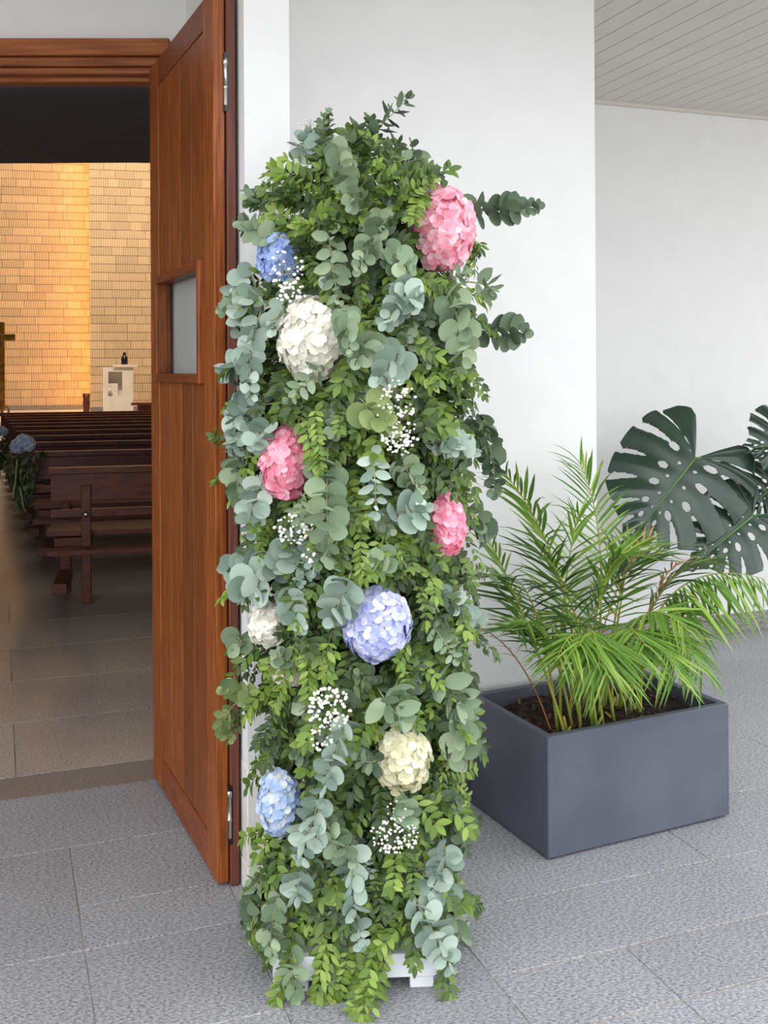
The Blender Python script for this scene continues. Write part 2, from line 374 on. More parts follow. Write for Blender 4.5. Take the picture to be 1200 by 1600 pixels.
# ================================================================ CHURCH INTERIOR
IN = math.radians(13); CI, SI = math.cos(IN), math.sin(IN)
INM = Matrix.Rotation(IN, 4, 'Z')
PZ = .66
def inner(x, y, Y): return Matrix.Translation(Vector((at(x, y, Y).x, Y, 0))) @ INM
# sanctuary platform
pl = Matrix.Translation(Vector((-6.5, 16.9, 0))) @ INM
struct(MB().box(-4.5, 9, 0, 8, 0, PZ, pl).build('floor_sanctuary', 'white_stone'), 'pale raised sanctuary floor lit warm')
# brick walls: left (further) and right (nearer) panel
def brick_wall(name, label, mx, x0, x1, z1, zoff, vis):
    w = struct(MB().box(x0, x1, .02, .35, PZ, 8.0, mx).build(name, 'ribbed'), label)
    z = PZ + zoff; r = 0
    H = .169
    hold = {}
    rr = random.Random(len(name)+3)
    while z + H < z1:
        x = vis[0] - (rr.choice((0, 1, 2, 3, 4))*.072 if vis[0] < -1 else 0)
        while x < vis[1]:
            n = rr.choice((3, 4, 5, 6, 7)); L = n*.072
            key = n
            if key not in hold: hold[key] = MB().box(0, L-.005, 0, .03, 0, H-.009).mesh('brick', 'ribbed')
            link('brick', hold[key], w, mx @ Matrix.Translation(Vector((x, rr.uniform(-.004, .004), z)))); x += L
        z += H; r += 1
    MB().box(max(x0, vis[0]-.3), vis[1]+.1, .019, .03, PZ+.1, z1, mx).build('joint', 'joint', w)
    MB().box(x0, x1, -.015, .03, PZ, PZ+.1, mx).build('skirting', 'granite_base', w)
    return w
wl = Matrix.Translation(Vector((at(141, 600, 22).x, 22, 0))) @ INM
brick_wall('wall_sanctuary', 'pale brick sanctuary wall glowing orange at its edge', wl, -5.5, 3.0, 6.45, .1, (-2.4, .25))
wr = Matrix.Translation(Vector((at(141, 600, 20.5).x, 20.5, 0))) @ INM
brick_wall('wall_sanctuary_side', 'pale brick wall panel beside the glowing slot', wr, 0, 4.5, 6.3, .06, (0.0, 1.9))
led = tag(MB().box(.03, .09, .85, .89, PZ+.05, 7.6, wr).build('light_strip', 'led'), 'orange light strip hidden behind the right brick panel', 'light strip')
wash = bpy.data.lights.new('sanctuary_wash', 'AREA'); wash.energy = 330; wash.size = 3; wash.size_y = .5; wash.shape = 'RECTANGLE'; wash.color = (1, .83, .63)
wo = bpy.data.objects.new('sanctuary_wash', wash); COL.objects.link(wo); wo.location = (at(120, 0, 15).x, 15.0, 7.7); wo.rotation_euler = (math.radians(52), 0, IN)
nave = bpy.data.lights.new('nave_light', 'AREA'); nave.energy = 60; nave.size = 5; nave.color = (1, .88, .74)
no = bpy.data.objects.new('nave_light', nave); COL.objects.link(no); no.location = (-2.2, 12, 7.8)

# pews
def make_pew(mx, L, detail, name_label, grp):
    o = thing('church_pew', name_label, 'pew', mx.translation, grp)
    def b(nm, *a, bv=.004): return MB().box(*a, mx).build(nm, 'pew', o, bevel=bv if detail else 0)
    b('top_rail', 0, L, -.03, .05, .835, .875); b('back_panel', .01, L, 0, .02, .66, .835); b('lower_rail', .01, L, -.005, .035, .555, .605)
    b('seat', -.02, L, .06, .46, .425, .46)
    b('kneeler', 0, L, -.16, -.02, .335, .37)
    for xx in ((.2, 1.5) if L > 2 else (.2,)):
        b('post', xx, xx+.06, -.02, .035, 0, .76); b('leg', xx-.16, xx-.09, .36, .42, 0, .425); b('brace', xx-.17, xx+.06, .02, .42, .36, .42)
        b('foot_rail', xx-.17, xx-.08, -.14, .40, .09, .16)
    return o
pew_d = [6.62, 7.95, 8.95, 9.85, 10.65, 11.45, 12.2, 12.95, 13.7, 14.45, 15.2]
ords = ['nearest', 'second', 'third', 'fourth', 'fifth', 'sixth', 'seventh', 'eighth', 'ninth', 'tenth', 'eleventh']
pew0 = {}
for i, d in enumerate(pew_d):
    X = -2.14 - .405*(d-6.62)
    mx = Matrix.Translation(Vector((X, d, 0))) @ INM
    lab = 'dark brown wooden pew, %s of the row from the door' % ords[i]
    pw = make_pew(mx, 3.4, i < 4, lab, 'church pews inside the doorway')
    if i == 0:
        MB().lathe([(.0, 0), (.018, .002), (.02, .012), (.012, .02), (.001, .022)], 12, mx @ Matrix.Translation(Vector((.23, -.02, .575))) @ Matrix.Rotation(math.pi/2, 4, 'X')).build('button', 'steel', pw, smooth=True)
# ambo with cut-out, bottle, vessel, side table, cross
am = inner(186, 640, 19.4)
ambo = thing('ambo', 'white stone lectern with stepped cut-outs and flat top', 'lectern', am.translation+Vector((0, 0, PZ)))
mb = MB(); mb.box(-.29, -.19, 0, .4, PZ, PZ+.88, am); mb.box(-.19, .06, .0, .4, PZ, PZ+.34, am); mb.box(-.19, .06, .25, .4, PZ+.34, PZ+.8, am); mb.box(-.19, -.02, .04, .3, PZ+.34, PZ+.58, am)
mb.box(.06, .26, 0, .4, PZ, PZ+.88, am); mb.box(-.19, .06, 0, .4, PZ+.8, PZ+.88, am); mb.build('body', 'white_stone', ambo)
MB().box(-.10, .34, -.05, .42, PZ+.89, PZ+.93, am).build('top', 'white_stone', ambo)
MB().lathe([(.0, 0), (.03, .01), (.042, .04), (.03, .07), (.0, .08)], 10, am @ Matrix.Translation(Vector((-.16, -.03, PZ+.42)))).build('boss', 'white_stone', ambo, smooth=True)
MB().lathe([(.055, PZ+.93), (.06, PZ+.94), (.06, PZ+1.07), (.03, PZ+1.10), (.026, PZ+1.15), (.03, PZ+1.16)], 14, am @ Matrix.Translation(Vector((.10, .15, 0)))).build('bottle', 'black', None, smooth=True)
tag(bpy.data.objects['bottle'], 'small black bottle standing on the white lectern', 'bottle')
vm = inner(135, 640, 19.9)
MB().lathe([(.05, PZ), (.065, PZ+.02), (.055, PZ+.1), (.07, PZ+.2), (.058, PZ+.26), (.072, PZ+.38), (.062, PZ+.385), (.05, PZ+.3)], 16, vm).build('vase', 'vase', None, smooth=True)
tag(bpy.data.objects['vase'], 'dark ribbed vase on the floor by the orange glow', 'vase')
tm = inner(212, 640, 18.6)
tb = thing('side_table', 'low brown wooden side table right of the white lectern', 'table', tm.translation+Vector((0, 0, PZ)))
MB().box(-.08, 1.3, 0, .5, PZ+.20, PZ+.235, tm).build('table_top', 'pew', tb)
MB().box(.03, .09, .04, .1, PZ, PZ+.2, tm).build('leg', 'pew', tb); MB().box(.03, .09, .4, .46, PZ, PZ+.2, tm).build('leg', 'pew', tb)
MB().box(1.1, 1.16, .04, .1, PZ, PZ+.2, tm).build('leg', 'pew', tb); MB().box(.05, 1.15, .1, .4, PZ+.05, PZ+.2, tm).build('apron', 'pew', tb)
cm = inner(3, 640, 19.0)
cr = thing('standing_cross', 'tall brass cross with curled foot at the frame edge', 'cross', cm.translation+Vector((0, 0, PZ)))
MB().box(-.035, .055, -.03, .03, PZ+.12, PZ+1.72, cm).build('shaft', 'brass', cr, bevel=.006)
MB().box(-.24, .24, -.032, .032, PZ+1.38, PZ+1.5, cm).build('arm', 'brass', cr, bevel=.006)
pts = [cm @ Vector((.02+.11*math.sin(a)*.9, 0, PZ+.10+.10*math.cos(a)-.0)) for a in [x*.3 for x in range(-1, 10)]]
MB().tube(pts, .018, 8).build('curled_foot', 'brass', cr, smooth=True)
MB().lathe([(.1, PZ), (.1, PZ+.015), (.03, PZ+.03), (.025, PZ+.13)], 16, cm).build('base', 'brass', cr, smooth=True)

# ================================================================ PLANT TEMPLATES
def round_leaf(n=12, w=1.0, tipp=.06, cup=.10):
    v = [Vector((0, .48, -cup*.9))]; f = []
    for i in range(n):
        a = 2*math.pi*i/n - math.pi/2
        x = .5*w*math.cos(a); y = .5+.5*math.sin(a)
        if i == n//2: y += tipp
        v.append(Vector((x, y, cup*(abs(x)*1.6)**2 + .05*math.sin(i*2.3)*cup*3)))
    for i in range(n): f.append((0, 1+i, 1+(i+1) % n))
    return v, f
def lance_leaf(w=.42, cup=.06, droop=.1):
    prof = ((.0, .05), (.22, .75), (.5, 1.0), (.76, .7))
    v = []; f = []
    for (y, k) in prof:
        h = .5*w*k; z = -droop*y*y
        v += [Vector((-h, y, z+cup*k)), Vector((0, y, z)), Vector((h, y, z+cup*k))]
    v.append(Vector((0, 1, -droop)))
    for i in range(3):
        a = 3*i; f += [(a, a+1, a+4, a+3), (a+1, a+2, a+5, a+4)]
    f += [(9, 10, 12), (10, 11, 12)]
    return v, f
def blade(w=.075, droop=.25, fold=.02):
    v = []; f = []; ys = (0, .18, .45, .75); ks = (.35, .9, 1.0, .6)
    for y, k in zip(ys, ks):
        z = -droop*y*y; h = .5*w*k
        v += [Vector((-h, y, z+fold*k)), Vector((0, y, z)), Vector((h, y, z+fold*k))]
    v.append(Vector((0, 1-.06*droop, -droop)))
    for i in range(3):
        a = 3*i; f += [(a, a+1, a+4, a+3), (a+1, a+2, a+5, a+4)]
    f += [(9, 10, 12), (10, 11, 12)]
    return v, f
def floret(seed):
    rr = random.Random(seed); v = []; f = []
    for k in range(4):
        R = Matrix.Rotation(k*math.pi/2+rr.uniform(-.15, .15), 4, 'Z') @ Matrix.Rotation(rr.uniform(-.08, .4), 4, 'X')
        n = len(v); s = rr.uniform(.9, 1.1)
        pts = [(0, .03, 0), (-.17, .13, .04), (-.31, .30, .05), (-.28, .46, .02), (-.12, .57, -.02), (.12, .57, -.02), (.28, .46, .02), (.31, .30, .05), (.17, .13, .04), (0, .34, -.02)]
        v += [R @ (Vector(p)*s) for p in pts]
        f += [(n+9, n+i, n+(i+1) % 9) for i in range(9)]
    n = len(v)
    v += [Vector((.035*math.cos(a), .035*math.sin(a), .03)) for a in (0, 2.1, 4.2)]+[Vector((0, 0, .07))]
    f += [(n, n+1, n+3), (n+1, n+2, n+3), (n+2, n, n+3)]
    return v, f
def ball():
    t_ = (1+5**.5)/2
    v = [Vector(p).normalized() for p in ((-1,t_,0),(1,t_,0),(-1,-t_,0),(1,-t_,0),(0,-1,t_),(0,1,t_),(0,-1,-t_),(0,1,-t_),(t_,0,-1),(t_,0,1),(-t_,0,-1),(-t_,0,1))]
    f = [(0,11,5),(0,5,1),(0,1,7),(0,7,10),(0,10,11),(1,5,9),(5,11,4),(11,10,2),(10,7,6),(7,1,8),(3,9,4),(3,4,2),(3,2,6),(3,6,8),(3,8,9),(4,9,5),(2,4,11),(6,2,10),(8,6,7),(9,8,1)]
    return v, f
T_EUC = [round_leaf(12, 1.0, .03, .10), round_leaf(12, .9, .05, .16), round_leaf(12, 1.05, .0, .05)]
T_EUCL = [round_leaf(12, .62, .08, .12)]
T_GRN = [lance_leaf(.46, .06, .10), lance_leaf(.40, .09, .2), lance_leaf(.5, .03, .04)]
T_FLO = [floret(i) for i in range(4)]
T_BALL = ball()
def frame(pos, axis, normal, size):
    y = axis.normalized(); z = (normal - y*normal.dot(y))
    if z.length < 1e-4: z = y.orthogonal()
    z.normalize(); x = y.cross(z)
    return Matrix(((x.x*size, y.x*size, z.x*size, pos.x), (x.y*size, y.y*size, z.y*size, pos.y), (x.z*size, y.z*size, z.z*size, pos.z), (0, 0, 0, 1)))
def bez(a, c, b, n): return [a*(1-t_)**2 + c*2*t_*(1-t_) + b*t_*t_ for t_ in [i/(n-1) for i in range(n)]]
def rv(s=1): return Vector((random.uniform(-s, s), random.uniform(-s, s), random.uniform(-s, s)))
SHARED = {}
def shared(key, tpl, material):
    k = (key, material)
    if k not in SHARED:
        mb = MB(); mb.v = list(tpl[0]); mb.f = list(tpl[1]); SHARED[k] = mb.mesh(key[0], material, smooth=True)
    return SHARED[k]

# ================================================================ FLORAL COLUMN
CX, CY = -.065, 2.73
PROFZ = [(.03, .15), (.12, .175), (.35, .208), (1.0, .236), (1.55, .236), (1.80, .215), (1.88, .18), (1.95, .125), (2.02, .075), (2.10, .04), (2.2, .02)]
def halfw(z):
    if z <= PROFZ[0][0]: return PROFZ[0][1]
    for (a, ra), (b, rb) in zip(PROFZ[:-1], PROFZ[1:]):
        if z <= b: return ra+(rb-ra)*(z-a)/(b-a)
    return .02
DEP = .8
def surf(x, y, off=0.0):                  # point on the column's leafy skin
    P = at(x, y, 2.58)
    for _ in range(4):
        a = halfw(P.z)+off; b = (halfw(P.z))*DEP+off
        k = P.x/P.y
        # (kY-CX)^2/a^2 + (Y-CY)^2/b^2 = 1
        A_ = k*k/a/a+1/b/b; B_ = -2*(k*CX/a/a+CY/b/b); C_ = CX*CX/a/a+CY*CY/b/b-1
        D_ = B_*B_-4*A_*C_
        Y = (-B_-math.sqrt(D_))/2/A_ if D_ > 0 else CY-.03
        P = at(x, y, Y)
    return P
def clear_plinth(P, k=2.462):
    if P.z < .15 and -.31 < P.x < .19: P.y = min(P.y, k+.056*(P.x+.06))
    return P
def on_skin(x, y, k=.93):
    P = surf(x, y)
    return abs(P.x-CX) < halfw(P.z)*k
def outward(P):
    a = halfw(P.z); n = Vector(((P.x-CX)/a/a, (P.y-CY)/(a*DEP)**2, 0))
    return n.normalized() if n.length > 1e-6 else Vector((0, -1, 0))
column = thing('floral_column', 'tall column of eucalyptus, green sprigs and hydrangeas on a white plinth', 'flower column', (CX, 2.72, 0))
# plinth
bx = Matrix.Translation(Vector((-.06, 2.505, 0))) @ Matrix.Rotation(math.radians(3.2), 4, 'Z')
def prism(mbx, outline, z0, z1, mx):
    n = len(mbx.v); k = len(outline)
    mbx.v += [mx @ Vector((x, y, z0)) for x, y in outline]+[mx @ Vector((x, y, z1)) for x, y in outline]
    mbx.f.append(tuple(n+i for i in reversed(range(k)))); mbx.f.append(tuple(n+k+i for i in range(k)))
    for i in range(k): mbx.f.append((n+i, n+(i+1) % k, n+k+(i+1) % k, n+k+i))
ol = [(-.215, 0), (.175, 0), (.217, .05), (.217, .42), (-.215, .42)]
mb = MB(); prism(mb, ol, .028, .085, bx); plinth = mb.build('plinth', 'white_paint', column, bevel=.002)
for fx0, fx1 in ((-.213, -.13), (.115, .172)):
    for fy in (.004, .34): MB().box(fx0, fx1, fy, fy+.07, 0, .03, bx).build('foot', 'white_paint', plinth, bevel=.002)
mb = MB(); mb.lathe([(.15, .085), (.15, .12), (.13, .14)], 24, Matrix.Translation(Vector((CX, CY, 0)))); mb.build('socket', 'white_paint', plinth, smooth=True)
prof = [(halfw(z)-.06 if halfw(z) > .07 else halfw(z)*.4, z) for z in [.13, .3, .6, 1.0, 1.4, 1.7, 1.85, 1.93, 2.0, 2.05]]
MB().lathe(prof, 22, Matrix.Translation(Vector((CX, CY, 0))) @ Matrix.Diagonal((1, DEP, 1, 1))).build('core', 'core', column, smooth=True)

HEADS = [  # x, y, rx, ry (pixels), material, label
    (680, 359, 53, 70, 'pet_pink', 'pink hydrangea at top right'), (494, 531, 57, 70, 'pet_white', 'white hydrangea near the top'),
    (453, 722, 40, 62, 'pet_pink2', 'pink hydrangea on the left'), (690, 820, 28, 50, 'pet_pink2', 'small pink hydrangea on the right'),
    (587, 972, 55, 60, 'pet_lilac', 'lilac blue hydrangea'), (430, 973, 32, 34, 'pet_white', 'small white hydrangea on the left'),
    (450, 1048, 32, 24, 'pet_white', 'white hydrangea half hidden by leaves'), (625, 1181, 46, 51, 'pet_cream', 'cream hydrangea low on the right'),
    (446, 1250, 35, 56, 'pet_pale', 'pale blue hydrangea low on the left'), (432, 398, 36, 52, 'pet_blue', 'blue hydrangea at top left')]
def in_head(P, k=.95):
    x, y = proj(P)
    for h in HEADS:
        if ((x-h[0])/h[2])**2+((y-h[1])/h[3])**2 < k*k: return True
    return False
GOLD = math.pi*(3-5**.5)
n_flo = 0
for hi, (x, y, rx, ry, pm, lab) in enumerate(HEADS):
    c = surf(x, y, .035); mpx = c.y/FPX
    a, b = rx*mpx, ry*mpx; dpt = min(a, b)*.95
    ctr = c + outward(c)*(-.01 if hi in (6, 9) else .02)
    rt = random.Random(hi*5+2)
    view = (Vector((0, 0, EYE))-ctr).normalized(); right = Vector((0, 0, 1)).cross(view).normalized(); right = -right if right.x < 0 else right; up = Vector((0, 0, 1))
    fs = .036 if rx > 40 else .031
    area = 4*math.pi*((a*b)**.8+(a*dpt)**.8+(b*dpt)**.8)/3
    N = int(min(190, max(60, 1.3*4*math.pi*((a*b+a*dpt+b*dpt)/3)/(fs*fs*.62))))
    core = MB()
    prof = [(math.sin(i*math.pi/8)*.80+.001, -math.cos(i*math.pi/8)*.80) for i in range(9)]
    hm = Matrix(((right.x*a, view.x*dpt, up.x*b, ctr.x), (right.y*a, view.y*dpt, up.y*b, ctr.y), (right.z*a, view.z*dpt, up.z*b, ctr.z), (0,0,0,1)))
    core.lathe(prof, 14, hm)
    ho = core.build('hydrangea', pm, column, smooth=True); ho['label'] = lab
    rest = MB(); fl = []
    for i in range(N):
        zz = 1-2*(i+.5)/N; r_ = math.sqrt(1-zz*zz); ph = i*GOLD
        e = Vector((r_*math.cos(ph), r_*math.sin(ph), zz)) + Vector((rt.uniform(-.07, .07), rt.uniform(-.07, .07), rt.uniform(-.07, .07)))
        e.normalize(); s = rt.uniform(.88, 1.04)
        P = ctr + right*(e.x*a*s*.9) + view*(e.y*dpt*s*.9) + up*(e.z*b*s*.9)
        nrm = (right*(e.x/a) + view*(e.y/dpt) + up*(e.z/b)).normalized() + rv(.32)
        tgt = nrm.orthogonal(); tgt = (Matrix.Rotation(rt.uniform(0, 6.28), 3, nrm.normalized()) @ tgt)
        fl.append((e.y, frame(P, tgt, nrm, fs*rt.uniform(.85, 1.15)), rt.randrange(4)))
    fl.sort(key=lambda q: -q[0])
    quota = 30 if rx > 40 else 28
    for j, (e_, m_, k_) in enumerate(fl):
        if j < quota and n_flo < 300:
            link('floret', shared(('floret', k_), T_FLO[k_], pm), ho, m_); n_flo += 1
        elif e_ > -.55: rest.add(T_FLO[k_], m_)
    stuff(rest.build('florets', pm, ho, smooth=True))

# --- sprig makers return (stem MB, [(template key, template, matrix)], score, materials)
def euc_sprig(a, b, size, bend, mname, long=False, dens=.5):
    L = (b-a).length; o = outward(a)
    c = (a+b)/2 + bend
    n = max(5, int(L/(size*dens))+2); pts = bez(a, c, b, n+3)
    st = MB(); st.tube(pts, [.0022-.0014*i/(n+2) for i in range(n+3)], 5)
    lv = []; az = random.uniform(0, 6.28)
    for i in range(2, len(pts)):
        d = (pts[min(i+1, len(pts)-1)]-pts[i-1]).normalized()
        s = size*random.uniform(.82, 1.12)*(1-.5*max(0, (i/(len(pts)-1)-.55))/.45)
        az += math.pi/2+random.uniform(-.3, .3)
        u = d.orthogonal().normalized(); v = d.cross(u)
        for sgn in (0, math.pi):
            side = u*math.cos(az+sgn)+v*math.sin(az+sgn)
            axis = side + d*random.uniform(.1, .75)
            nrm = d*.55 + Vector((0, -1, .35))*random.uniform(.35, 1.0) + rv(.35)
            if nrm.dot(Vector((0, -1, .3))) < 0: nrm = -nrm
            tl = T_EUCL if long else T_EUC; k_ = random.randrange(len(tl))
            lv.append((('eucalyptus_leaf', ('l' if long else 'r')+str(k_)), tl[k_], frame(pts[i]+side*.002, axis, nrm, s)))
    lv.append((('eucalyptus_leaf', 'r0'), T_EUC[0], frame(pts[-1], (pts[-1]-pts[-2]), Vector((0, -1, .3))+rv(.4), size*.5)))
    return st, lv, 'stem', mname
def grn_sprig(a, b, size, bend, mname):
    L = (b-a).length; c = (a+b)/2 + bend
    n = max(4, int(L/(size*.62))); pts = bez(a, c, b, n+2)
    st = MB(); st.tube([pts[0], pts[len(pts)//2], pts[-1]], [.0013, .001, .0005], 4, False)
    lv = []; face = (outward(b)*.8+Vector((0, -.5, .6))).normalized()+rv(.35)
    for i in range(1, len(pts)):
        d = (pts[i]-pts[i-1]).normalized(); side = d.cross(face).normalized()
        for sg in (-1, 1):
            k_ = random.randrange(3)
            lv.append((('leaflet', k_), T_GRN[k_], frame(pts[i], side*sg*1.0+d*random.uniform(.5, 1.1)+rv(.25), face+rv(.45), size*random.uniform(.75, 1.15))))
    lv.append((('leaflet', 0), T_GRN[0], frame(pts[-1], pts[-1]-pts[-2], face+rv(.3), size)))
    return st, lv, 'stem_green', mname
def place(kind, sprigs, budget_leaves, max_objs, restname):
    """sprigs sorted nearest first: singles with leaves, singles with joined leaves, then one joined rest"""
    nl = 0; rest = {}
    for i, (st, lv, sm, lm) in enumerate(sprigs):
        if i < max_objs:
            s = st.build(kind, sm, column, smooth=True)
            if nl+len(lv) <= budget_leaves:
                for key, tpl, m_ in lv: link(key[0], shared(key, tpl, lm), s, m_)
                nl += len(lv)
            else:
                mb = MB()
                for key, tpl, m_ in lv: mb.add(tpl, m_)
                stuff(mb.build('leaves', lm, s, smooth=True))
        else:
            mb = rest.setdefault(lm, MB())
            for key, tpl, m_ in lv: mb.add(tpl, m_)
    for lm, mb in rest.items(): stuff(mb.build(restname, lm, column, smooth=True))

# explicit eucalyptus sprigs: from, to (pixels on the skin), leaf size px, tone, lift from skin at ends, long leaf
EU = [
 (548,235,636,155,25,'euc_dark',.03,.06,1), (515,262,512,176,20,'euc_sage',.04,.05,0), (500,262,478,212,25,'euc_blue',.05,.08,0), (520,225,552,322,27,'euc_sage',.08,.10,0),
 (450,345,386,298,19,'euc_sage',.03,.04,0), (452,372,378,350,27,'euc_sage',.06,.08,0), (700,332,838,322,25,'euc_dark',.03,.03,0),
 (512,318,532,482,21,'euc_sage',.08,.11,1), (430,470,346,488,20,'euc_sage',.05,.05,0), (415,440,372,520,24,'euc_blue',.06,.06,0),
 (690,440,722,572,33,'euc_sage',.09,.09,0), (718,518,818,520,29,'euc_dark',.03,.03,0), (570,520,560,560,34,'euc_sage',.09,.12,0), (630,540,592,590,34,'euc_blue',.1,.13,0),
 (425,560,352,585,28,'euc_blue',.05,.06,0), (410,480,392,620,25,'euc_blue',.07,.08,0), (400,590,368,720,25,'euc_blue',.06,.07,0), (410,640,366,760,25,'euc_blue',.07,.06,0), (392,700,380,800,24,'euc_sage',.06,.07,0),
 (560,620,612,670,33,'euc_green',.09,.11,0), (512,700,514,872,33,'euc_sage',.09,.11,0), (580,690,588,800,20,'euc_blue',.09,.12,1), (600,800,664,795,30,'euc_blue',.08,.09,0),
 (440,868,352,888,28,'euc_blue',.05,.07,0), (440,900,378,922,36,'euc_blue',.07,.08,0), (550,888,518,965,35,'euc_blue',.09,.12,0), (665,925,748,970,26,'euc_blue',.05,.05,0),
 (590,1075,628,1125,34,'euc_sage',.08,.11,1), (660,1040,728,1110,31,'euc_sage',.06,.07,1), (690,1080,715,1190,33,'euc_sage',.07,.07,0), (418,1090,352,1075,20,'euc_green',.05,.05,0), (372,1095,358,1155,17,'euc_green',.05,.06,0),
 (700,1165,748,1166,15,'euc_sage',.05,.06,0), (548,1105,502,1250,27,'euc_blue',.09,.12,0), (505,1230,470,1340,29,'euc_blue',.1,.12,0), (500,1255,545,1345,27,'euc_sage',.09,.1,0), (548,1300,565,1475,25,'euc_blue',.09,.11,0),
 (480,1340,468,1400,29,'euc_blue',.1,.12,0), (622,1225,642,1290,21,'euc_sage',.08,.09,0), (690,1300,682,1370,32,'euc_blue',.07,.09,0), (620,1350,728,1412,31,'euc_blue',.08,.07,0), (418,1350,392,1470,21,'euc_sage',.06,.07,0), (445,1380,432,1460,22,'euc_sage',.08,.09,0),
 (456,1440,466,1575,25,'euc_sage',.08,.10,0), (676,1410,724,1545,21,'euc_sage',.07,.08,1), (640,440,602,505,26,'euc_blue',.08,.10,0), (620,462,652,470,27,'euc_blue',.08,.1,0), (735,640,772,768,25,'euc_dark',.04,.03,0), (715,795,758,838,23,'euc_dark',.04,.04,0),
 (660,690,738,705,26,'euc_blue',.06,.06,0), (725,440,768,455,22,'euc_sage',.04,.04,1), (430,630,362,645,26,'euc_blue',.06,.06,0), (520,560,450,622,18,'euc_sage',.1,.1,1), (600,330,560,420,24,'euc_sage',.08,.1,0), (590,385,640,420,26,'euc_sage',.08,.09,0),
 (420,1400,400,1480,20,'euc_sage',.06,.06,0), (640,1385,700,1470,27,'euc_blue',.08,.08,0), (600,1180,560,1185,18,'euc_dark',.11,.12,1), (425,905,470,830,25,'euc_blue',.06,.07,0), (540,480,545,545,24,'euc_sage',.13,.14,0), (480,760,470,815,19,'euc_sage',.11,.12,1),
 (410,420,365,480,22,'euc_blue',.05,.06,0), (440,650,400,700,24,'euc_blue',.07,.09,0), (420,740,392,830,27,'euc_blue',.06,.08,0), (640,215,650,330,19,'euc_sage',.04,.04,1), (690,1200,735,1100,22,'euc_sage',.04,.05,0),
 (390,985,383,1010,24,'euc_sage',.03,.05,0), (455,905,470,980,24,'euc_blue',.05,.08,0), (610,870,585,880,24,'euc_sage',.06,.08,0),
]
eus = []
for (x0, y0, x1, y1, sp, tone, l0, l1, lg) in EU:
    a = surf(x0, y0, l0-.005); b = surf(x1, y1, l1+.03); b.z = max(b.z, .02); clear_plinth(b)
    sz = sp*a.y/FPX*1.12
    if lg: sz *= 1.25
    eus.append(euc_sprig(a, b, sz, outward((a+b)/2)*.045+rv(.01), tone, bool(lg), .56 if lg else .40))
for i in range(110):
    y = random.uniform(240, 1440); x = 552+random.uniform(-165, 165)
    if not on_skin(x, y): continue
    a = surf(x, y, .015)
    b = a + outward(a)*random.uniform(.05, .085) + Vector((random.uniform(-.06, .06), 0, random.uniform(-.14, .05)))
    if in_head(a, 1.1) or in_head(b, 1.15): continue
    eus.append(euc_sprig(a, b, random.uniform(.024, .042), outward(a)*.03, random.choice(('euc_blue', 'euc_blue', 'euc_sage', 'euc_sage', 'euc_dark')), random.random() < .25))
# sprigs round the sides and back, seen only from a step aside
for i in range(26):
    ph = random.uniform(.1, math.pi-.1); z = random.uniform(.3, 1.95); hw = halfw(z)
    a = Vector((CX+hw*math.cos(ph), CY+hw*DEP*math.sin(ph), z)); b = a+outward(a)*.05+Vector((0, 0, -.1))
    if b.y > 2.86 and b.x < -.15: continue
    eus.append(euc_sprig(a, b, .03, outward(a)*.02, 'euc_sage'))
place('eucalyptus_sprig', eus, 300, 300, 'eucalyptus_foliage')

grs = []
def tone(): return random.choices(('green_a', 'green_b', 'green_c'), (.28, .36, .36))[0]
for i in range(1050):
    z = random.uniform(.13, 2.04); ph = random.gauss(-math.pi/2, 1.0) if i < 1200 else random.uniform(-math.pi, math.pi)
    hw = halfw(z)
    a = Vector((CX+hw*math.cos(ph)*.9, CY+hw*DEP*math.sin(ph)*.9, z)); o = outward(a)
    tn = Vector((0, 0, 1)).cross(o)
    L = random.uniform(.10, .18)
    up = 1.0 if z > 1.98 else (.25 if z > 1.75 else -.5)
    if z > 1.96: L *= .6
    d = o*random.uniform(.15, .6) + Vector((0, 0, up*random.uniform(.3, 1.2))) + tn*random.uniform(-.6, .6)
    b = a + d.normalized()*L
    if b.z < .125: b.z = random.uniform(.115, .15)
    if in_head(b, 1.0) or in_head((a+b)/2, .95): continue
    if b.y > 2.9 and b.x < -.2: continue
    grs.append(grn_sprig(a, b, random.uniform(.024, .040), o*.03+Vector((0, 0, .02)), tone()))
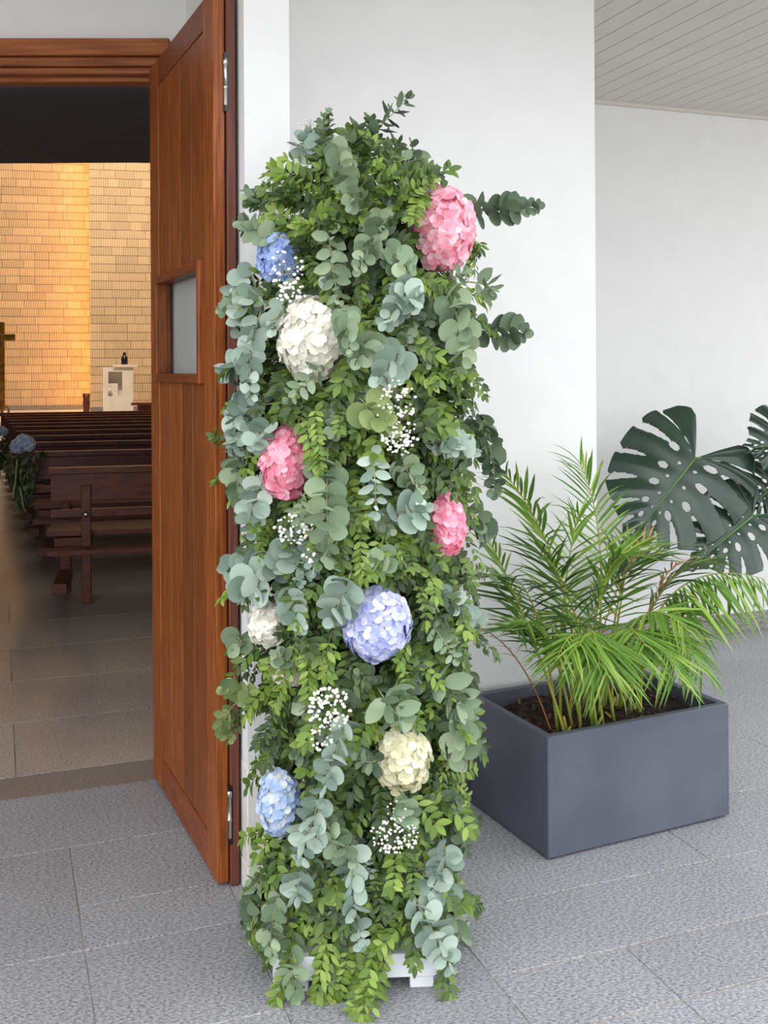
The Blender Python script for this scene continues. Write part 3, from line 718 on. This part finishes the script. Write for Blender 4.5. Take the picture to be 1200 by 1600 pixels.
GR = [(590,1490,571,1592,'green_a',.15,.22), (580,1500,560,1580,'green_a',.15,.2), (520,1450,490,1560,'green_a',.12,.13), (545,1470,520,1555,'green_a',.12,.13), (480,400,500,450,'green_b',.06,.08), (520,380,520,460,'green_b',.07,.09), (560,400,570,470,'green_b',.08,.1), (600,400,620,470,'green_b',.07,.09), (640,440,650,520,'green_b',.06,.08), (590,1430,572,1590,'green_a',.1,.12), (560,1440,560,1560,'green_a',.1,.11), (605,1440,585,1535,'green_a',.09,.1), (500,1430,505,1560,'green_a',.09,.1), (480,1420,440,1500,'green_a',.08,.09), (540,1400,520,1520,'green_b',.09,.1), (640,1390,650,1475,'green_b',.08,.08), (670,1390,690,1478,'green_b',.06,.06),
      (440,1430,402,1465,'green_b',.06,.06), (430,1400,395,1440,'green_a',.05,.06), (660,1230,735,1250,'green_a',.05,.05), (670,1200,738,1200,'green_a',.05,.05), (660,1240,715,1275,'green_a',.06,.06), (400,700,345,690,'green_b',.04,.04), (430,1290,388,1310,'green_a',.05,.05),
      (700,440,755,480,'green_a',.07,.06), (690,430,740,500,'green_a',.08,.06), (680,430,725,520,'green_a',.08,.07), (690,580,738,600,'green_b',.05,.05), (670,600,740,570,'green_b',.05,.05), (695,650,750,700,'green_b',.05,.05), (490,640,492,720,'green_a',.12,.13), (478,650,500,730,'green_a',.12,.13), (655,300,650,340,'green_a',.13,.14), (640,1420,600,1470,'green_a',.1,.1),
      (470,1010,440,1100,'green_a',.1,.1), (490,1000,480,1090,'green_a',.11,.11), (520,1000,500,1060,'green_a',.1,.1), (450,1010,410,1050,'green_a',.08,.08), (560,830,570,900,'green_a',.1,.11), (590,840,590,890,'green_a',.1,.11), (540,820,530,880,'green_b',.1,.1), (520,780,560,820,'green_b',.1,.1), (570,1500,565,1585,'green_a',.11,.12),
      (580,420,590,330,'green_a',.08,.07), (600,270,610,230,'green_b',.03,.05), (570,290,560,225,'green_b',.04,.06), (480,300,460,280,'green_b',.03,.05), (740,370,740,400,'green_b',.03,.03), (725,360,735,420,'green_a',.04,.05), (420,500,395,560,'green_b',.03,.05)]
ex = []
for (x0, y0, x1, y1, tn_, l0, l1) in GR:
    for rep in range(2):
        a = surf(x0+random.uniform(-8, 8), y0+random.uniform(-8, 8), l0-.03); b = surf(x1+random.uniform(-10, 10), y1+random.uniform(-8, 4), l1)
        if b.z < .012: b.z = .012
        clear_plinth(b); clear_plinth(a, 2.48)
        ex.append(grn_sprig(a, b, random.uniform(.026, .033), outward(a)*.02, tn_))
inner_fill = []  # inner layer in darker greens: shade between the sprigs is put into leaf colour
for i in range(700):
    z = random.uniform(.12, 1.98); ph = random.uniform(-math.pi, 0) if i < 560 else random.uniform(0, math.pi)
    hw = halfw(z); k = .80
    a = Vector((CX+hw*math.cos(ph)*k, CY+hw*DEP*math.sin(ph)*k, z)); o = outward(a); tn = Vector((0, 0, 1)).cross(o)
    b = a + (o*random.uniform(.05, .3)+Vector((0, 0, random.uniform(-1, .3)))+tn*random.uniform(-.7, .7)).normalized()*random.uniform(.08, .14)
    b.z = max(b.z, .13)
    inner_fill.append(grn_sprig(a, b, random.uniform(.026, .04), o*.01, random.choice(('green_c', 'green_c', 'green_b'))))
grs.sort(key=lambda s: min((m_[2] @ Vector((0, .5, 0))).y for m_ in s[1]))
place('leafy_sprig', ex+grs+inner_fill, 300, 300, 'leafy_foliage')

# gypsophila
def gyp(x, y, rx, ry, n, lift, seed, bare=False, rb=.0042):
    rr = random.Random(seed); root = surf(x, y+ry*.2, lift-.08); st = MB(); bl = MB()
    for i in range(n):
        a = rr.uniform(0, 6.28); r_ = math.sqrt(rr.random()); px, py = x+rx*r_*math.cos(a), y+ry*r_*math.sin(a)
        P = surf(px, py, lift+.035+rr.uniform(-.02, .03))
        if bare: P = root + (at(px, py, root.y)-root) + Vector((0, rr.uniform(-.04, .04), 0))
        mid = root.lerp(P, .6)+Vector((rr.uniform(-.008, .008), 0, rr.uniform(-.008, .008)))
        if i % 2 == 0 or bare: st.tube([root, mid, P], [.0009, .0006, .0004], 3, False)
        s = rb*rr.uniform(.6, 1.25)
        bl.add(T_BALL, Matrix.Translation(P) @ Matrix.Diagonal((s, s, s*.9, 1)))
    o = st.build('gypsophila', 'stem_pale', column); o['label'] = 'spray of small white gypsophila'
    stuff(bl.build('blossoms', 'gyp', o, smooth=True))
gyp(622, 650, 32, 58, 120, .09, 1); gyp(625, 685, 28, 26, 50, .1, 9); gyp(460, 826, 32, 24, 70, .09, 2); gyp(478, 868, 14, 14, 9, .1, 21); gyp(515, 1108, 36, 34, 90, .1, 3, rb=.0045); gyp(502, 1152, 18, 22, 30, .1, 12)
gyp(616, 1306, 38, 28, 110, .09, 4, rb=.0034); gyp(622, 1270, 24, 22, 25, .08, 14, rb=.003); gyp(445, 420, 30, 28, 35, .12, 5); gyp(455, 462, 24, 24, 35, .09, 15)
gyp(690, 998, 16, 32, 60, .05, 6, True, .002); gyp(483, 200, 18, 20, 26, .03, 7, True, .0018); gyp(448, 268, 30, 24, 26, .03, 8, True, .0016); gyp(618, 610, 12, 20, 14, .1, 18)

# ================================================================ PLANTER WITH PALM
ang = math.radians(25.2)
PM = Matrix.Translation(Vector((.49, 3.152, 0))) @ Matrix.Rotation(ang, 4, 'Z')
PW, PD, PH, TK = .72, .475, .378, .026
planter = thing('planter', 'large slate grey rectangular planter with palm on the paving', 'planter', PM @ Vector((PW/2, PD/2, 0)))
bm_ = MB()
def ring(mbx, mx, w, d, z0, z1, tk, zin):
    o = [(0,0),(w,0),(w,d),(0,d)]; i = [(tk,tk),(w-tk,tk),(w-tk,d-tk),(tk,d-tk)]; n = len(mbx.v)
    for pts, z in ((o, z0), (o, z1), (i, z1), (i, zin)): mbx.v += [mx @ Vector((x, y, z)) for x, y in pts]
    for k in range(4):
        j = (k+1) % 4
        for l in (0, 4, 8): mbx.f.append((n+l+k, n+l+j, n+l+4+j, n+l+4+k))
    mbx.f.append((n+3, n+2, n+1, n)); mbx.f.append((n+12, n+13, n+14, n+15))
ring(bm_, PM, PW, PD, .008, PH, TK, .2)
bm_.build('box', 'planter', planter, bevel=.003)
MB().box(.02, PW-.02, .02, PD-.02, 0, .01, PM).build('foot', 'planter_foot', planter)
# soil
mb = MB(); NX, NY = 60, 40; rr = random.Random(4)
for j in range(NY+1):
    for i in range(NX+1):
        x = TK+.001+(PW-2*TK-.002)*i/NX; y = TK+.001+(PD-2*TK-.002)*j/NY
        z = .322+.012*math.sin(x*17+y*9)+.01*math.sin(y*23-x*7)+rr.uniform(-.006, .006)
        mb.v.append(PM @ Vector((x, y, z)))
for j in range(NY):
    for i in range(NX): mb.f.append((j*(NX+1)+i, j*(NX+1)+i+1, (j+1)*(NX+1)+i+1, (j+1)*(NX+1)+i))
soil = tag(stuff(mb.build('soil', 'soil', None, smooth=False)), 'dark brown soil and bark filling the planter', 'soil')
ch = MB()
for i in range(170):
    x = rr.uniform(TK+.02, PW-TK-.02); y = rr.uniform(TK+.02, PD-TK-.02); s = rr.uniform(.004, .014)
    m_ = PM @ Matrix.Translation(Vector((x, y, .332+.012*math.sin(x*17+y*9)+.01*math.sin(y*23-x*7)))) @ Euler((rr.uniform(-.6, .6), rr.uniform(-.6, .6), rr.uniform(0, 6.3))).to_matrix().to_4x4()
    ch.box(-s, s, -s*.4, s*.4, -.003, .003, m_)
stuff(ch.build('bark_chips', 'chip', soil))
palm = thing('palm_plant', 'bushy green palm with arching feathery fronds in the grey planter', 'palm', PM @ Vector((PW/2, PD/2, .31)))
T_BL = [blade(.062, .2), blade(.055, .38), blade(.066, .1)]
def soilpt(x, y): return PM @ Vector((x, y, .31))
FR = [  # base (planter coords), control (px,py,Y), tip (px,py,Y), leaflet length, n, start fraction, material, droop pull
 (.22,.14, 905,880,3.42, 788,738,3.30, .19,20,.50,'palm',.1), (.30,.20, 965,840,3.55, 905,722,3.62, .17,16,.50,'palm',.0), (.14,.10, 838,990,3.28, 762,838,3.20, .15,18,.42,'palm',.15),
 (.16,.18, 850,930,3.40, 800,900,3.15, .20,14,.40,'palm_dark',.3), (.27,.12, 905,900,3.32, 842,862,3.20, .19,15,.35,'palm_dark',.1), (.30,.22, 930,870,3.50, 975,870,3.42, .20,16,.35,'palm',.1),
 (.26,.10, 900,905,3.20, 955,1060,2.98, .19,20,.40,'palm',.75), (.30,.12, 915,915,3.20, 870,1030,2.98, .16,16,.40,'palm',.6), (.48,.22, 1010,850,3.62, 1196,905,3.60, .22,24,.42,'palm',1.5), (.50,.20, 1005,900,3.50, 1100,1050,3.25, .18,22,.35,'palm',.7),
 (.46,.24, 975,890,3.50, 1075,985,3.30, .19,22,.35,'palm',.5), (.50,.28, 1010,880,3.70, 1120,872,3.62, .18,18,.40,'palm_dark',.35), (.40,.26, 945,900,3.50, 850,990,3.30, .18,18,.35,'palm',.35), (.38,.18, 950,920,3.35, 1010,1010,3.10, .17,18,.35,'palm',.6),
 (.48,.16, 1000,930,3.40, 1060,1060,3.15, .16,18,.35,'palm',.65), (.28,.28, 900,900,3.60, 1040,860,3.60, .18,16,.40,'palm_dark',.2), (.20,.22, 870,930,3.45, 905,800,3.40, .17,16,.45,'palm',.0), (.44,.30, 960,900,3.65, 1000,850,3.75, .17,14,.4,'palm',.1),
 (.24,.16, 880,960,3.30, 800,985,3.10, .16,14,.40,'palm_dark',.35), (.52,.30, 1030,920,3.75, 1105,960,3.70, .15,14,.4,'palm',.4), (.36,.14, 930,940,3.25, 905,1010,2.98, .15,16,.35,'palm',.7),
 (.11,.13, 822,1010,3.25, 745,978,3.15, .05,5,.55,'palm_dry',.2), (.34,.3, 960,880,3.6, 1020,835,3.6, .09,5,.6,'palm_dry',.1), (.47,.27, 1020,900,3.6, 1060,880,3.5, .09,5,.6,'palm_dry',.1)]
rf = random.Random(11)
for e in list(FR[:21]):
    if rf.random() < .3:
        FR.append((e[0]+rf.uniform(-.03, .03), e[1]+rf.uniform(.0, .05), e[2]+rf.uniform(-25, 25), e[3]+rf.uniform(-20, 30), e[4]-.02, e[5]+rf.uniform(-45, 45), e[6]+rf.uniform(-25, 50), e[7]+rf.uniform(-.06, .02), e[8]*.9, e[9]-2, e[10], rf.choice(('palm', 'palm_dark')), min(.8, e[12]+rf.uniform(-.1, .2))))
nb = 0
fronds = []
for (sx, sy, cx, cy, cY, tx, ty, tY, ll, n, fs_, pm, dr) in FR:
    a = soilpt(sx, sy); c = at(cx, cy, cY); b = at(tx, ty, tY)
    pts = bez(a, c, b, 26); st = MB(); st.tube(pts, [.0042*(1-i/25)+.0011 for i in range(26)], 6)
    if pm == 'palm_dry': st = MB().tube(pts, [.002*(1-i/25)+.0012 for i in range(26)], 5)
    lv = []
    for i in range(n):
        f_ = fs_+(1-fs_)*(i+.3)/n; q = f_*25; i0 = min(24, int(q)); P = pts[i0].lerp(pts[i0+1], q-i0)
        d = (pts[i0+1]-pts[i0]).normalized(); up = Vector((0, 0, 1))
        side = d.cross(up)
        if side.length < .2: side = d.cross(Vector((0, 1, 0)))
        side.normalize()
        ln = ll*1.2*(.55+.45*math.sin(math.pi*min(1, .25+.75*(i/n))))*random.uniform(.85, 1.1)
        for sg in (-1, 1):
            axis = side*sg*.95 + d*(.62+.5*i/n) + Vector((0, 0, .22-dr*1.0)) + rv(.16)
            axis.normalize(); tip = P+axis*ln; nD = Vector((-ST, CT, 0))
            over = tip.dot(nD)-3.26
            if over > 0 and tip.x*CT+tip.y*ST < 2.15: axis -= nD*(over/ln+.02)
            k_ = random.randrange(3)
            lv.append((P, axis, d.cross(side)*-1, ln, k_))
    fronds.append((b.y, st, lv, pm))
fronds.sort(key=lambda s: s[0])
for (yy, st, lv, pm) in fronds:
    fo = st.build('frond', 'palm_stem' if pm != 'palm_dry' else 'palm_dry', palm, smooth=True)
    if nb+len(lv) <= 300:
        for (P, axis, nr, ln, k_) in lv: link('leaflet', shared(('leaflet', 'blade%d' % k_), T_BL[k_], pm), fo, frame(P, axis, Vector((0, -.3, 1))+rv(.3), ln))
        nb += len(lv)
    else:
        mb = MB()
        for (P, axis, nr, ln, k_) in lv: mb.add(T_BL[k_], frame(P, axis, Vector((0, -.3, 1))+rv(.3), ln))
        stuff(mb.build('leaflets', pm, fo, smooth=True))
for (sx, sy) in ((.13,.11), (.15,.13), (.26,.11), (.36,.15), (.40,.2), (.48,.2), (.51,.22), (.3,.22), (.46,.27)):
    a = soilpt(sx, sy)-Vector((0, 0, .01)); h = random.uniform(.05, .09)
    pts = [a, a+Vector((random.uniform(-.01, .01), 0, h*.5)), a+Vector((random.uniform(-.03, .03), random.uniform(-.02, .02), h))]
    MB().tube(pts, [.007, .006, .004], 8).build('cane', 'palm_stem', palm, smooth=True)

# ================================================================ MONSTERA
mon = thing('monstera', 'dark green monstera with large split leaves against the right wall', 'plant', (2.75, 5.35, 0))
def monstera_leaf(base, tip, width, normal, seed, label=None):
    """heart-shaped blade: midrib base->tip, slits between lobes, holes by the midrib"""
    rr = random.Random(seed); axis = tip-base; L = axis.length; y = axis.normalized()
    z = (normal-y*normal.dot(y)).normalized(); x = y.cross(z)
    NS, NT = 240, 64; mb = MB(); idx = {}
    NL = 7
    def outline(s):   # polar-ish: lateral vein starts at midrib point m(s) and runs with angle al(s)
        m_ = max(0.0, (s-.22)/.78)*.93
        al = math.radians(150-118*s**.85)                # from pointing back to pointing forward
        w = width*(.58+.42*math.sin(math.pi*min(1, s*1.05+.13)))*(1-.55*max(0, s-.55)/.45)
        return m_*L, al, w
    slits = []
    for sd in (-1, 1):
        sl = [(k+1)/(NL+.6)+rr.uniform(-.012, .012) for k in range(NL)]
        slits.append((sd, [(c_, rr.uniform(.42, .58), rr.uniform(.010, .017)) for c_ in sl], [(c_+rr.uniform(-.006, .006), rr.uniform(.2, .27), rr.uniform(.07, .11)) for c_ in sl], [(c_-.5/(NL+.6), rr.uniform(.10, .16), rr.uniform(.02, .035)) for c_ in sl]))
    for sd, sl, hl, sm in slits:
        grid = {}
        def vert(i, j):
            if (i, j) in grid: return grid[(i, j)]
            s = i/NS; t_ = j/NT
            m_, al, w = outline(s)
            # lobed margin
            lob = 1-.10*(abs(math.sin(math.pi*s*(NL+.6)))<.5)*(t_**6)*(.5-abs(math.sin(math.pi*s*(NL+.6))))*2
            r_ = w*t_*lob; al2 = al-.30*t_*(1 if s > .1 else .2)
            px = math.sin(al2)*r_; py = m_+math.cos(al2)*r_
            pz = -.10*(px/width)**2*width*2 - .10*(py/L-.3)**2*L + .010*math.sin(s*NL*6.28)*t_ + .02*t_
            p = base + y*py + x*(sd*px) + z*pz
            grid[(i, j)] = len(mb.v); mb.v.append(p); return grid[(i, j)]
        for i in range(NS):
            for j in range(NT):
                s = (i+.5)/NS; t_ = (j+.5)/NT; cut = False
                for (c_, t0, ww) in sl:
                    if t_ > t0:
                        k_ = (t_-t0)/(1-t0)
                        if abs(s-c_) < ww*(.25+1.3*math.sqrt(k_))*(1.0 if k_ < .8 else 1.0-.3*(k_-.8)/.2): cut = True
                for (c_, tc_, rt_) in hl:
                    if ((s-c_)/.022)**2+((t_-tc_-.08)/rt_)**2 < 1 and .12 < s < .95: cut = True
                for (c_, tc_, rt_) in sm:
                    if ((s-c_)/.011)**2+((t_-tc_)/rt_)**2 < 1 and s > .2: cut = True
                if not cut: mb.f.append((vert(i, j), vert(i+1, j), vert(i+1, j+1), vert(i, j+1)))
    lo = mb.build('leaf', 'monstera', mon, smooth=True)
    md = lo.modifiers.new('thickness', 'SOLIDIFY'); md.thickness = .0018
    if label: lo['label'] = label
    rib = MB(); n = 14
    rp = []
    for i in range(n):
        py = L*.93*i/(n-1); rp.append(base+y*py+z*(-.10*(py/L-.3)**2*L+.004))
    rib.tube(rp, [.0055*(1-i/n)+.001 for i in range(n)], 6); rib.build('midrib', 'monstera_rib', lo, smooth=True)
    return lo
YM = 5.05
b0 = at(1086, 716, YM); t0 = at(985, 846, YM-.10)
monstera_leaf(b0, t0, .335, Vector((-.15, -1, .35)), 3, 'largest split leaf')
b1 = at(1176, 806, YM-.05); t1 = at(1082, 884, YM-.15)
monstera_leaf(b1, t1, .225, Vector((.0, -1, .5)), 8, 'lower split leaf')
b2 = at(1262, 690, YM); t2 = at(1172, 700, YM-.05)
monstera_leaf(b2, t2, .24, Vector((0, -.9, .5)), 12)
b3 = at(1218, 752, YM+.1); t3 = at(1162, 800, YM+.08)
monstera_leaf(b3, t3, .15, Vector((0, -1, .4)), 15)
crown = Vector((2.75, 5.35, .75))
for bb, hh in ((b0, .35), (b1, .25), (b2, .4), (b3, .3)):
    c = Vector((crown.x-.35, (bb.y+crown.y)/2, bb.z+.02))
    MB().tube(bez(crown, c, bb, 14), [.009-.0035*i/13 for i in range(14)], 7).build('petiole', 'monstera_rib', mon, smooth=True)
MB().tube([Vector((2.75, 5.35, .33)), Vector((2.76, 5.36, .55)), crown+Vector((0, 0, .02))], [.02, .017, .012], 8).build('stem', 'palm_stem', mon, smooth=True)
pot = thing('plant_pot', 'grey round pot holding the monstera', 'pot', (2.75, 5.35, 0))
mb = MB(); mb.lathe([(.13, 0), (.17, .32), (.185, .325), (.187, .37), (.165, .37), (.155, .33), (.02, .33)], 28, Matrix.Translation(Vector((2.75, 5.35, 0)))); mb.build('body', 'terracotta', pot, smooth=False)

# ================================================================ PEW-END FLOWERS
def pew_flowers(P, s, label, mlist):
    o = thing('pew_bouquet', label, 'bouquet', P-Vector((0, 0, .65)), 'bouquets tied to the pew ends')
    hb = MB(); rr = random.Random(int(P.y*10))
    for k_, (ox, oz) in enumerate(((-.035, 0), (.03, .012), (.0, .03))):
        N = 34
        for i in range(N):
            zz = 1-2*(i+.5)/N; r_ = math.sqrt(1-zz*zz); e = Vector((r_*math.cos(i*GOLD), r_*math.sin(i*GOLD), zz))
            c = P+Vector((ox*s, 0, oz*s))+e*.042*s; hb.add(T_FLO[i % 4], frame(c, e.orthogonal(), e, .036*s))
    hb.build('blooms', mlist, o, smooth=True)
    lb = MB()
    for i in range(200):
        tt = rr.random(); zc = -.03-tt*.36*s; w = .10*(1-tt)+.025
        a = P+Vector((rr.uniform(-w, w)*s, rr.uniform(-.06, .03), zc)); lb.add(T_GRN[i % 3], frame(a, Vector((rr.uniform(-.6, .6), -.3, -1)), Vector((0, -1, .3))+rv(.4), .05*s))
    stuff(lb.build('trailing_leaves', 'green_c', o, smooth=True))
    rb_ = MB(); rb_.tube([P+Vector((-.02, -.07, -.1)), P+Vector((-.03, -.08, -.25)), P+Vector((-.05, -.08, -.38))], .006, 5); rb_.tube([P+Vector((0, -.07, -.3)), P+Vector((.03, -.08, -.45))], .005, 5); rb_.build('ribbon', 'stem_pale', o)
pew_flowers(at(36, 697, 7.8), 1.15, 'blue hydrangea bouquet trailing greenery at the second pew end', 'pet_pale')
pew_flowers(at(2, 676, 9.7), .8, 'pale flower bouquet cut off by the left picture edge', 'pet_pale')
